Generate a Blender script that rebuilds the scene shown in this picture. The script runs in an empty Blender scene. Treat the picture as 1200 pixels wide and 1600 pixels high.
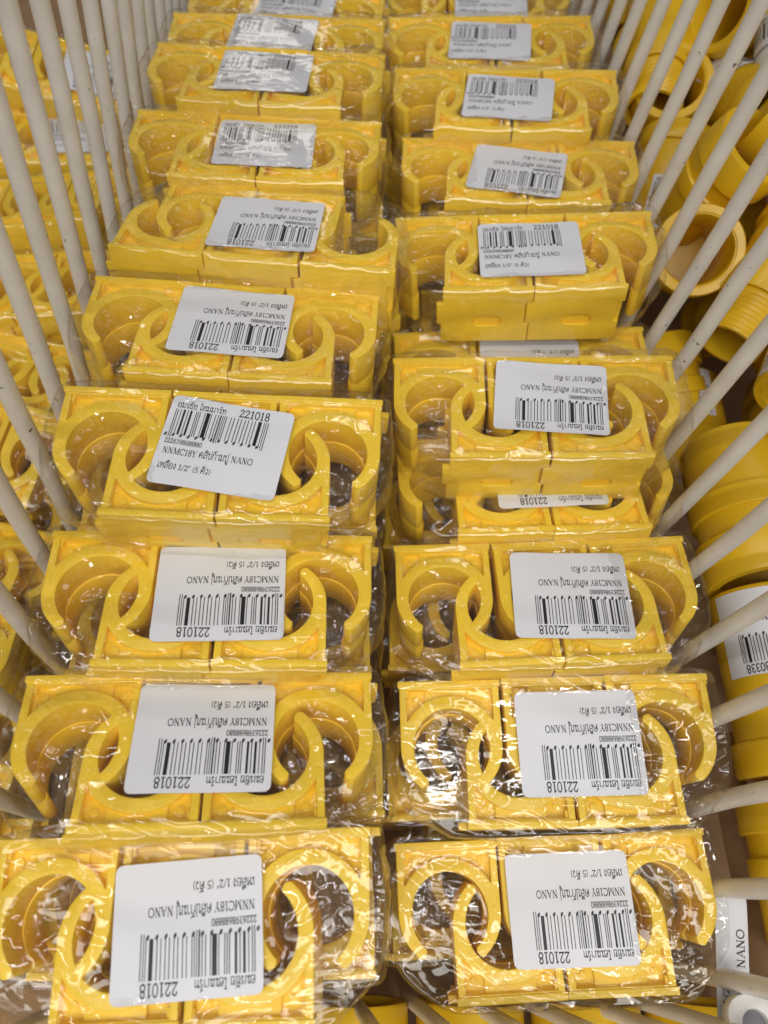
import bpy, bmesh, math, random
from mathutils import Vector, Matrix, Euler, noise
from mathutils.geometry import tessellate_polygon

S = 0.001                      # everything below is written in millimetres
scn = bpy.context.scene
C = scn.collection
R = math.radians
random.seed(7)

# ------------------------------------------------------------------ materials
def new_mat(name):
    m = bpy.data.materials.new(name); m.use_nodes = True
    nt = m.node_tree
    return m, nt, nt.nodes['Principled BSDF']

def plastic(name, col, rough=0.34, bump=0.12, var=0.06, scale=260.0, sss=0.0):
    m, nt, p = new_mat(name)
    tc = nt.nodes.new('ShaderNodeTexCoord')
    n1 = nt.nodes.new('ShaderNodeTexNoise'); n1.inputs['Scale'].default_value = scale
    n1.inputs['Detail'].default_value = 4
    nt.links.new(tc.outputs['Object'], n1.inputs['Vector'])
    oi = nt.nodes.new('ShaderNodeObjectInfo')
    add = nt.nodes.new('ShaderNodeMath'); add.operation = 'ADD'
    mu = nt.nodes.new('ShaderNodeMath'); mu.operation = 'MULTIPLY'; mu.inputs[1].default_value = 0.6
    nt.links.new(oi.outputs['Random'], mu.inputs[0])
    nt.links.new(mu.outputs[0], add.inputs[0]); nt.links.new(n1.outputs['Fac'], add.inputs[1])
    mr = nt.nodes.new('ShaderNodeMapRange')
    mr.inputs['From Min'].default_value = 0.3; mr.inputs['From Max'].default_value = 1.3
    mr.inputs['To Min'].default_value = 1 - var; mr.inputs['To Max'].default_value = 1 + var
    nt.links.new(add.outputs[0], mr.inputs['Value'])
    hsv = nt.nodes.new('ShaderNodeHueSaturation'); hsv.inputs['Color'].default_value = (*col, 1)
    nt.links.new(mr.outputs[0], hsv.inputs['Value'])
    nt.links.new(hsv.outputs[0], p.inputs['Base Color'])
    n2 = nt.nodes.new('ShaderNodeTexNoise'); n2.inputs['Scale'].default_value = 900
    nt.links.new(tc.outputs['Object'], n2.inputs['Vector'])
    r2 = nt.nodes.new('ShaderNodeMapRange')
    r2.inputs['To Min'].default_value = rough - 0.08; r2.inputs['To Max'].default_value = rough + 0.12
    nt.links.new(n1.outputs['Fac'], r2.inputs['Value']); nt.links.new(r2.outputs[0], p.inputs['Roughness'])
    b = nt.nodes.new('ShaderNodeBump'); b.inputs['Strength'].default_value = bump
    b.inputs['Distance'].default_value = 0.0003
    nt.links.new(n2.outputs['Fac'], b.inputs['Height']); nt.links.new(b.outputs[0], p.inputs['Normal'])
    if sss:
        p.inputs['Subsurface Weight'].default_value = sss
        p.inputs['Subsurface Radius'].default_value = (1.0, 0.6, 0.1)
        p.inputs['Subsurface Scale'].default_value = 0.002
    return m

YEL = plastic('yellow_plastic', (0.92, 0.625, 0.04), bump=0.06, var=0.10)
FIT = plastic('yellow_fitting_plastic', (0.70, 0.44, 0.015), rough=0.3, bump=0.05)
WHT = plastic('white_plastic', (0.78, 0.78, 0.78), var=0.02)
GRY = plastic('grey_plastic', (0.22, 0.22, 0.25), var=0.02)
PAPER = plastic('label_paper', (0.68, 0.70, 0.78), rough=0.38, bump=0.05, var=0.015, scale=60)
INK, _nt, _p = new_mat('label_ink')
_p.inputs['Base Color'].default_value = (0.012, 0.012, 0.02, 1); _p.inputs['Roughness'].default_value = 0.45

def wire_mat():
    m, nt, p = new_mat('coated_wire')
    tc = nt.nodes.new('ShaderNodeTexCoord')
    n1 = nt.nodes.new('ShaderNodeTexNoise'); n1.inputs['Scale'].default_value = 90; n1.inputs['Detail'].default_value = 5
    n2 = nt.nodes.new('ShaderNodeTexNoise'); n2.inputs['Scale'].default_value = 420; n2.inputs['Detail'].default_value = 3
    for n in (n1, n2): nt.links.new(tc.outputs['Object'], n.inputs['Vector'])
    r1 = nt.nodes.new('ShaderNodeValToRGB')
    r1.color_ramp.elements[0].position = 0.3; r1.color_ramp.elements[0].color = (0.74, 0.73, 0.72, 1)
    r1.color_ramp.elements[1].position = 0.7; r1.color_ramp.elements[1].color = (0.84, 0.84, 0.84, 1)
    nt.links.new(n1.outputs['Fac'], r1.inputs[0])
    r2 = nt.nodes.new('ShaderNodeValToRGB')
    r2.color_ramp.elements[0].position = 0.245; r2.color_ramp.elements[0].color = (0.16, 0.13, 0.1, 1)
    r2.color_ramp.elements[1].position = 0.30; r2.color_ramp.elements[1].color = (1, 1, 1, 1)
    nt.links.new(n2.outputs['Fac'], r2.inputs[0])
    mx = nt.nodes.new('ShaderNodeMix'); mx.data_type = 'RGBA'; mx.blend_type = 'MULTIPLY'
    mx.inputs['Factor'].default_value = 1
    nt.links.new(r1.outputs[0], mx.inputs['A']); nt.links.new(r2.outputs[0], mx.inputs['B'])
    nt.links.new(mx.outputs['Result'], p.inputs['Base Color'])
    p.inputs['Roughness'].default_value = 0.32
    b = nt.nodes.new('ShaderNodeBump'); b.inputs['Strength'].default_value = 0.25; b.inputs['Distance'].default_value = 0.0005
    nt.links.new(n1.outputs['Fac'], b.inputs['Height']); nt.links.new(b.outputs[0], p.inputs['Normal'])
    return m
WIRE = wire_mat()

def film_mat():
    m = bpy.data.materials.new('clear_film'); m.use_nodes = True
    nt = m.node_tree; nt.nodes.clear()
    out = nt.nodes.new('ShaderNodeOutputMaterial')
    tr = nt.nodes.new('ShaderNodeBsdfTransparent'); tr.inputs[0].default_value = (0.99, 0.99, 0.985, 1)
    gl = nt.nodes.new('ShaderNodeBsdfAnisotropic'); gl.inputs['Roughness'].default_value = 0.06
    gl.inputs['Color'].default_value = (1, 1, 1, 1)
    df = nt.nodes.new('ShaderNodeBsdfDiffuse'); df.inputs[0].default_value = (0.85, 0.85, 0.85, 1)
    tc = nt.nodes.new('ShaderNodeTexCoord')
    mp = nt.nodes.new('ShaderNodeMapping'); mp.inputs['Scale'].default_value = (0.55, 1.7, 1); mp.inputs['Rotation'].default_value = (0, 0, 0.5)
    nt.links.new(tc.outputs['Object'], mp.inputs['Vector'])
    n = nt.nodes.new('ShaderNodeTexNoise'); n.inputs['Scale'].default_value = 60; n.inputs['Detail'].default_value = 1.5
    n.inputs['Distortion'].default_value = 1.6
    nt.links.new(mp.outputs[0], n.inputs['Vector'])
    # sharp creases: |noise - .5|
    s1 = nt.nodes.new('ShaderNodeMath'); s1.operation = 'SUBTRACT'; s1.inputs[1].default_value = 0.5
    a1 = nt.nodes.new('ShaderNodeMath'); a1.operation = 'ABSOLUTE'
    nt.links.new(n.outputs['Fac'], s1.inputs[0]); nt.links.new(s1.outputs[0], a1.inputs[0])
    b = nt.nodes.new('ShaderNodeBump'); b.inputs['Strength'].default_value = 1.0; b.inputs['Distance'].default_value = 0.0013
    nm = nt.nodes.new('ShaderNodeTexNoise'); nm.inputs['Scale'].default_value = 38; nm.inputs['Detail'].default_value = 1
    nt.links.new(tc.outputs['Object'], nm.inputs['Vector'])
    rm = nt.nodes.new('ShaderNodeMapRange'); rm.interpolation_type = 'SMOOTHSTEP'
    rm.inputs['From Min'].default_value = 0.5; rm.inputs['From Max'].default_value = 0.66
    rm.inputs['To Min'].default_value = 0.03; rm.inputs['To Max'].default_value = 1.0
    nt.links.new(nm.outputs['Fac'], rm.inputs['Value'])
    mk = nt.nodes.new('ShaderNodeMath'); mk.operation = 'MULTIPLY'
    nt.links.new(a1.outputs[0], mk.inputs[0]); nt.links.new(rm.outputs[0], mk.inputs[1])
    nt.links.new(mk.outputs[0], b.inputs['Height'])
    n3 = nt.nodes.new('ShaderNodeTexNoise'); n3.inputs['Scale'].default_value = 240; n3.inputs['Detail'].default_value = 2
    n3.inputs['Distortion'].default_value = 1.0; nt.links.new(mp.outputs[0], n3.inputs['Vector'])
    b0 = b; b = nt.nodes.new('ShaderNodeBump'); b.inputs['Strength'].default_value = 0.25; b.inputs['Distance'].default_value = 0.00012
    nt.links.new(n3.outputs['Fac'], b.inputs['Height']); nt.links.new(b0.outputs[0], b.inputs['Normal'])
    nt.links.new(b.outputs[0], gl.inputs['Normal'])
    fr = nt.nodes.new('ShaderNodeLayerWeight'); fr.inputs['Blend'].default_value = 0.5
    nt.links.new(b.outputs[0], fr.inputs['Normal'])
    pw = nt.nodes.new('ShaderNodeMath'); pw.operation = 'POWER'; pw.inputs[1].default_value = 4
    nt.links.new(fr.outputs['Facing'], pw.inputs[0])
    mu = nt.nodes.new('ShaderNodeMath'); mu.operation = 'MULTIPLY_ADD'; mu.inputs[1].default_value = 0.45; mu.inputs[2].default_value = 0.066; mu.use_clamp = True
    nt.links.new(pw.outputs[0], mu.inputs[0])
    m1 = nt.nodes.new('ShaderNodeMixShader'); m1.inputs[0].default_value = 0.01
    nt.links.new(tr.outputs[0], m1.inputs[1]); nt.links.new(df.outputs[0], m1.inputs[2])
    m2 = nt.nodes.new('ShaderNodeMixShader')
    nt.links.new(mu.outputs[0], m2.inputs[0]); nt.links.new(m1.outputs[0], m2.inputs[1]); nt.links.new(gl.outputs[0], m2.inputs[2])
    nt.links.new(m2.outputs[0], out.inputs['Surface'])
    return m
FILM = film_mat()

def card_mat():
    m, nt, p = new_mat('brown_cardboard')
    tc = nt.nodes.new('ShaderNodeTexCoord')
    n = nt.nodes.new('ShaderNodeTexNoise'); n.inputs['Scale'].default_value = 40; n.inputs['Detail'].default_value = 6
    nt.links.new(tc.outputs['Object'], n.inputs['Vector'])
    r = nt.nodes.new('ShaderNodeValToRGB')
    r.color_ramp.elements[0].color = (0.20, 0.115, 0.06, 1); r.color_ramp.elements[1].color = (0.36, 0.23, 0.13, 1)
    nt.links.new(n.outputs['Fac'], r.inputs[0]); nt.links.new(r.outputs[0], p.inputs['Base Color'])
    p.inputs['Roughness'].default_value = 0.85
    return m
CARD = card_mat()

# ------------------------------------------------------------------ helpers
def link(name, me, mat=None, parent=None, loc=None, rot=None):
    o = bpy.data.objects.new(name, me); C.objects.link(o)
    if mat is not None and me is not None and not me.materials: me.materials.append(mat)
    if parent is not None: o.parent = parent
    if loc is not None: o.location = Vector(loc) * S
    if rot is not None: o.rotation_euler = rot
    return o

def thing(name, label, cat, loc=(0, 0, 0), rot=(0, 0, 0), group=None):
    o = bpy.data.objects.new(name, None); C.objects.link(o)
    o.location = Vector(loc) * S; o.rotation_euler = rot; o.empty_display_size = 0.01
    o['label'] = label; o['category'] = cat
    if group: o['group'] = group
    return o

def mesh_from(name, verts, faces, smooth=False, sharp=None):
    me = bpy.data.meshes.new(name)
    me.from_pydata([(x * S, y * S, z * S) for x, y, z in verts], [], faces)
    if smooth:
        for p in me.polygons: p.use_smooth = True
    if sharp: me.set_sharp_from_angle(angle=R(sharp))
    return me

def fix_normals(me):
    bm = bmesh.new(); bm.from_mesh(me); bmesh.ops.recalc_face_normals(bm, faces=bm.faces); bm.to_mesh(me); bm.free()

def extrude2d(polys, depth, bevel=0.25, zc=0.0, res=2):
    """closed 2-D loops (outer first, then holes) -> solid with rounded edges, thickness depth, centred on z = zc"""
    loops = []
    for k, pts in enumerate(polys):
        q = []
        for p in pts:
            if not q or math.hypot(p[0] - q[-1][0], p[1] - q[-1][1]) > 0.06: q.append(p)
        if math.hypot(q[0][0] - q[-1][0], q[0][1] - q[-1][1]) < 0.06: q.pop()
        ar = sum(q[i - 1][0] * q[i][1] - q[i][0] * q[i - 1][1] for i in range(len(q)))
        if (ar > 0) != (k == 0): q.reverse()          # outer counter-clockwise, holes clockwise
        loops.append(q)
    bm = bmesh.new(); caps = {1: [], -1: []}
    for q in loops:
        n = len(q); mit = []
        for i in range(n):
            (x0, y0), (x1, y1), (x2, y2) = q[i - 1], q[i], q[(i + 1) % n]
            a = Vector((x1 - x0, y1 - y0)).normalized(); c = Vector((x2 - x1, y2 - y1)).normalized()
            na, nc = Vector((-a.y, a.x)), Vector((-c.y, c.x))
            m = na + nc; l = m.length_squared
            m = m * (2 / l) if l > 0.5 else (na + nc).normalized() * 1.5 if l > 1e-6 else na
            mit.append(m)
        prof = [(bevel * (1 - math.sin(math.pi / 2 * j / res)), depth / 2 - bevel * (1 - math.cos(math.pi / 2 * j / res))) for j in range(res + 1)]
        lv = [(i_, z) for i_, z in prof] + [(i_, -z) for i_, z in prof[::-1]]
        rows = [[bm.verts.new((q[i][0] + mit[i].x * ins, q[i][1] + mit[i].y * ins, z + zc)) for i in range(n)] for ins, z in lv]
        for r1, r2 in zip(rows, rows[1:]):
            for i in range(n): bm.faces.new((r1[i], r2[i], r2[(i + 1) % n], r1[(i + 1) % n]))
        caps[1].append(rows[0]); caps[-1].append(rows[-1])
    for rows in caps.values():
        flat = [v for r_ in rows for v in r_]
        for t in tessellate_polygon([[Vector((v.co.x, v.co.y, 0)) for v in r_] for r_ in rows]):
            try: bm.faces.new([flat[i] for i in t])
            except ValueError: pass
    return bm

def merge(bms):
    out = bmesh.new()
    for b in bms:
        t = bpy.data.meshes.new('t'); b.to_mesh(t); out.from_mesh(t); bpy.data.meshes.remove(t); b.free()
    return out

def finish(bm, name, sharp=35, scale=S):
    bmesh.ops.scale(bm, vec=(scale,) * 3, verts=bm.verts)
    bmesh.ops.recalc_face_normals(bm, faces=bm.faces)
    me = bpy.data.meshes.new(name); bm.to_mesh(me); bm.free()
    for p in me.polygons: p.use_smooth = True
    me.set_sharp_from_angle(angle=R(sharp))
    return me

def tube(pts, r, seg=14, cap=True):
    """mm tube through points -> (verts, faces)"""
    V, Fc = [], []
    n = len(pts); P = [Vector(p) for p in pts]
    up = Vector((0, 0, 1))
    for i in range(n):
        d = (P[min(i + 1, n - 1)] - P[max(i - 1, 0)]).normalized()
        a = d.cross(up)
        if a.length < 0.05: a = d.cross(Vector((0, 1, 0)))
        a.normalize(); b = d.cross(a).normalized()
        for k in range(seg):
            t = 2 * math.pi * k / seg
            V.append(tuple(P[i] + a * math.cos(t) * r + b * math.sin(t) * r))
    for i in range(n - 1):
        for k in range(seg):
            k2 = (k + 1) % seg
            Fc.append((i * seg + k, i * seg + k2, (i + 1) * seg + k2, (i + 1) * seg + k))
    if cap:
        Fc.append(tuple(range(seg))[::-1]); Fc.append(tuple((n - 1) * seg + k for k in range(seg)))
    return V, Fc

# ------------------------------------------------------------------ one pipe clip
W, HH, D = 28.0, 19.0, 20.0
CY = 17.4
def arc(r, a0, a1, n, cy=CY, ry=None):
    return [(r * math.cos(R(a0 + (a1 - a0) * i / n)), cy + (ry or r) * math.sin(R(a0 + (a1 - a0) * i / n))) for i in range(n + 1)]

def clip_profile(ro=13.45, ri=10.0, wo=13.5, wi=11.7, tip=47):
    o = [(-wo, 1.6), (wo, 1.6), (wo, 4), (13.5, 10)]
    n = 16
    # right outer arm, tapering to the tip
    for i in range(n + 1):
        a = tip * i / n; k = (i / n) ** 1.5
        r = ro - 0.35 * k; o.append((r * math.cos(R(a)), CY + r * math.sin(R(a))))
    rm = ((ro - 0.35) + (ri + 0.3)) / 2; rt = ((ro - 0.35) - (ri + 0.3)) / 2 * 1.12
    cx, cy = rm * math.cos(R(tip)), CY + rm * math.sin(R(tip))
    for i in range(1, 8):
        a = tip + 180 * i / 8
        o.append((cx + rt * math.cos(R(a)), cy + rt * math.sin(R(a))))
    m = 44
    for i in range(m + 1):
        a = tip - (180 + 2 * tip) * i / m
        k = max(0, abs(a + 90) / (90 + tip)) ** 4
        r = ri + 0.3 * k; o.append((r * math.cos(R(a)), CY + r * math.sin(R(a))))
    cx = -cx
    for i in range(1, 8):
        a = (180 - tip) + 180 + 180 * i / 8
        o.append((cx + rt * math.cos(R(a)), cy + rt * math.sin(R(a))))
    for i in range(n + 1):
        a = 180 - tip + tip * i / n; k = (1 - i / n) ** 1.5
        r = ro - 0.35 * k; o.append((r * math.cos(R(a)), CY + r * math.sin(R(a))))
    o += [(-13.5, 10), (-wo, 4)]
    # pocket between the base, the side walls and the ring
    a1 = math.degrees(math.acos((wi - 0.25) / (ro - 0.2)))
    h = [(wi, 2.3)] + arc(ro - 0.1, -a1, -180 + a1, 20) + [(-wi, 2.3)]
    return [o, h]

def clip_mesh():
    prof = clip_profile()
    front = extrude2d(prof, 10.4, 0.28, -5.2)
    back = extrude2d(clip_profile(ro=13.35, ri=9.65, wo=13.42, wi=11.8), 10.2, 0.22, -14.9)
    # web closing the pocket half way in, notched where the screw slot is
    wb = [(-12.4, 1.4), (-4.8, 1.4), (-4.8, 3.6), (4.8, 3.6), (4.8, 1.4), (12.4, 1.4), (12.4, 11.5)] + arc(12.6, -25, -155, 16) + [(-12.4, 11.5)]
    web = extrude2d([wb], 15.0, 0.1, -10.0)
    step = extrude2d([[(-6.6, 1.5), (6.6, 1.5), (6.6, 6), (-6.6, 6)]], 3.0, 0.2, -2.9)
    pins = []
    for sx in (-1, 1):
        pins.append(extrude2d([[(sx * 11.9 - .9, 1.5), (sx * 11.9 + .5, 1.5), (sx * 11.9 + .5, 4.2), (sx * 11.9 - .9, 4.2)]], 18.6, 0.15, -10))
        for a in (-4, 37):
            rr = 11.75
            c = (sx * rr * math.cos(R(a)), CY + rr * math.sin(R(a)))
            pins.append(extrude2d([[(c[0] + .7 * math.cos(t * .5236), c[1] + .7 * math.sin(t * .5236)) for t in range(12)]], 0.5, 0.05, -0.17))
        pins.append(extrude2d([[(sx * 9.2 + 1.0 * math.cos(t * .5236), 5.0 + 1.0 * math.sin(t * .5236)) for t in range(12)]], 1.0, 0.1, -2.5))
    # base plate: outline in (x, depth), tongue on one side and notch on the other, oval screw slot
    e = 0.12
    pl = [(-14 + e, 0.45), (14 - e, 0.45), (14 - e, -5), (11.8 - e, -5.2), (11.8 - e, -13), (13.2 - e, -13.2), (13.2 - e, -20.3),
          (-14.8 + e, -20.3), (-14.8 + e, -13.1), (-16.0 + e, -12.8), (-16.0 + e, -5.3), (-14 + e, -5)]
    slot = [(2.6 + 2.0 * math.cos(R(a)), -12 + 2.0 * math.sin(R(a))) for a in range(-90, 91, 22)] + \
           [(-2.6 + 2.0 * math.cos(R(a)), -12 + 2.0 * math.sin(R(a))) for a in range(90, 271, 22)]
    base = extrude2d([pl, slot], 1.9, 0.3, 0.0)
    bmesh.ops.rotate(base, verts=base.verts, cent=(0, 0, 0), matrix=Matrix.Rotation(R(90), 3, 'X'))
    # after the rotation the outline's second axis is z
    bmesh.ops.translate(base, verts=base.verts, vec=(0, 0.95, 0))
    bm = merge([front, back, web, step, base] + pins)
    return finish(bm, 'pipe_clip')
CLIP = clip_mesh(); CLIP.materials.append(YEL)

# ------------------------------------------------------------------ film
def und(x, y):                       # gentle undulation shared by film and label
    return 0.28 * math.sin(x * 0.11 + 0.6) * math.cos(y * 0.13 + 0.4) + 0.10 * math.sin(x * 0.31 + y * 0.22)

def hull(ang, flip):
    # support polygon of the pack, rounded
    pts = [(-43.2, 20.2), (43.2, 20.2), (44.2, 2), (42.5, -9), (31, -20.4), (-29, -20.4), (-41, -12), (-44.3, 0)]
    if flip: pts = [(-x, -y) for x, y in pts]
    dx, dy = math.cos(ang), math.sin(ang)
    best = 1e9
    n = len(pts)
    cr = []
    for i in range(n):
        (x1, y1), (x2, y2) = pts[i], pts[(i + 1) % n]
        ex, ey = x2 - x1, y2 - y1
        den = dx * ey - dy * ex
        if abs(den) < 1e-9: continue
        t = (x1 * ey - y1 * ex) / den
        u = (x1 * dy - y1 * dx) / den
        if t > 0 and -1e-6 <= u <= 1 + 1e-6: best = min(best, t)
    return best

def ss(a, b, x):
    t = max(0.0, min(1.0, (x - a) / (b - a))); return t * t * (3 - 2 * t)

def film_mesh(seed, flip=False, lift=0.75):
    NA, NR = 200, 54
    rnd = random.Random(seed)
    V, Fc = [], []
    pinch = [(-44, -14), (43, -13), (-44, 16), (44, 17), (-19, -15), (24, -14), (-16, 15), (23, 15)]
    pinch = [(x + rnd.uniform(-4, 4), y + rnd.uniform(-3, 3), rnd.uniform(1.0, 1.9), rnd.uniform(9, 19)) for x, y in pinch]
    if flip: pinch = [(-x, -y, a, b) for x, y, a, b in pinch]
    def wr(x, y):
        z = 0
        for i, (px, py, am, fr) in enumerate(pinch):
            d = math.hypot(x - px, y - py); a = math.atan2(y - py, x - px)
            nz = noise.noise(Vector((math.cos(a) * fr * 0.22, math.sin(a) * fr * 0.22, seed * 3.1 + i * 7.7 + d * 0.012)))
            z += am * (1 - min(1, abs(nz) * 3.2)) ** 2 * ss(1.5, 7, d) * math.exp(-d / 17)
        nz = noise.noise(Vector((x * 0.07, y * 0.12, seed * 5.3)))
        z += 1.0 * (1 - min(1, abs(nz) * 4)) ** 2
        u, v = x * .8 - y * .6, x * .6 + y * .8
        nz = noise.noise(Vector((u * 0.035, v * 0.16, seed * 9.1)))
        z += 0.9 * (1 - min(1, abs(nz) * 5)) ** 2
        z += 0.10 * noise.noise(Vector((x * 0.25, y * 0.3, seed * 2.3)))
        return z
    def lab(x, y):       # 0 inside the label's area, 1 well outside
        ex = ss(16, 21, abs(x - 2.0)); ey = ss(12.5, 17.5, abs(y - 1.0))
        return max(ex, ey)
    hl = []
    for k in range(NA):
        a = 2 * math.pi * k / NA; hl.append(hull(a, flip))
    # round the polygon
    for _ in range(3): hl = [(hl[k - 1] + hl[k] * 2 + hl[(k + 1) % NA]) / 4 for k in range(NA)]
    V.append((0, 0, lift + und(0, 0)))
    rings = []
    for j in range(1, NR + 1):
        f = (j / NR) ** 0.8
        row = []
        for k in range(NA):
            a = 2 * math.pi * k / NA; r = hl[k] * f
            x, y = r * math.cos(a), r * math.sin(a)
            z = lift + und(x, y) + wr(x, y) * (0.06 + 0.94 * lab(x, y)) * (1 - 0.5 * ss(0.9, 1, f))
            row.append((x, y, z))
        rings.append(row)
    NS = 16
    for j in range(1, NS + 1):
        f = j / NS; row = []
        for k in range(NA):
            a = 2 * math.pi * k / NA
            n1 = noise.noise(Vector((math.cos(a) * 9, math.sin(a) * 9, seed + f * 1.6)))
            n2 = noise.noise(Vector((math.cos(a) * 3, math.sin(a) * 3, seed * 1.7 + f * 3)))
            out = 0.9 * math.sin(math.pi * min(1, f * 1.0)) ** 0.6 + 1.3 * abs(n1) * math.sin(math.pi * f) + 0.8 * n2 * math.sin(math.pi * f)
            ex = ss(0.80, 0.95, abs(math.cos(a)))
            out += ex * 1.6 * abs(n1) * f
            r = hl[k] + out + 0.3 - 3.2 * ss(0.25, 1, f) * ss(0.55, 0.95, abs(math.cos(a)))
            row.append((r * math.cos(a), r * math.sin(a), lift - 0.6 * f - f * 21.4))
        rings.append(row)
    for f in (0.85, 0.5, 0.15):
        rings.append([(hl[k] * f * math.cos(2 * math.pi * k / NA), hl[k] * f * math.sin(2 * math.pi * k / NA), -21.4 + 0.2 * noise.noise(Vector((k * .3, f * 4, seed)))) for k in range(NA)])
    for row in rings: V += row
    for k in range(NA): Fc.append((0, 1 + k, 1 + (k + 1) % NA))
    for j in range(len(rings) - 1):
        for k in range(NA):
            k2 = (k + 1) % NA; b0 = 1 + j * NA; b1 = b0 + NA
            Fc.append((b0 + k, b1 + k, b1 + k2, b0 + k2))
    me = mesh_from('film_wrap', V, Fc, smooth=True)
    me.materials.append(FILM)
    return me
FILMS = [film_mesh(s) for s in (1, 2, 3, 4, 5, 6)]
FILM_FLIP = film_mesh(9, flip=True)

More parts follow.
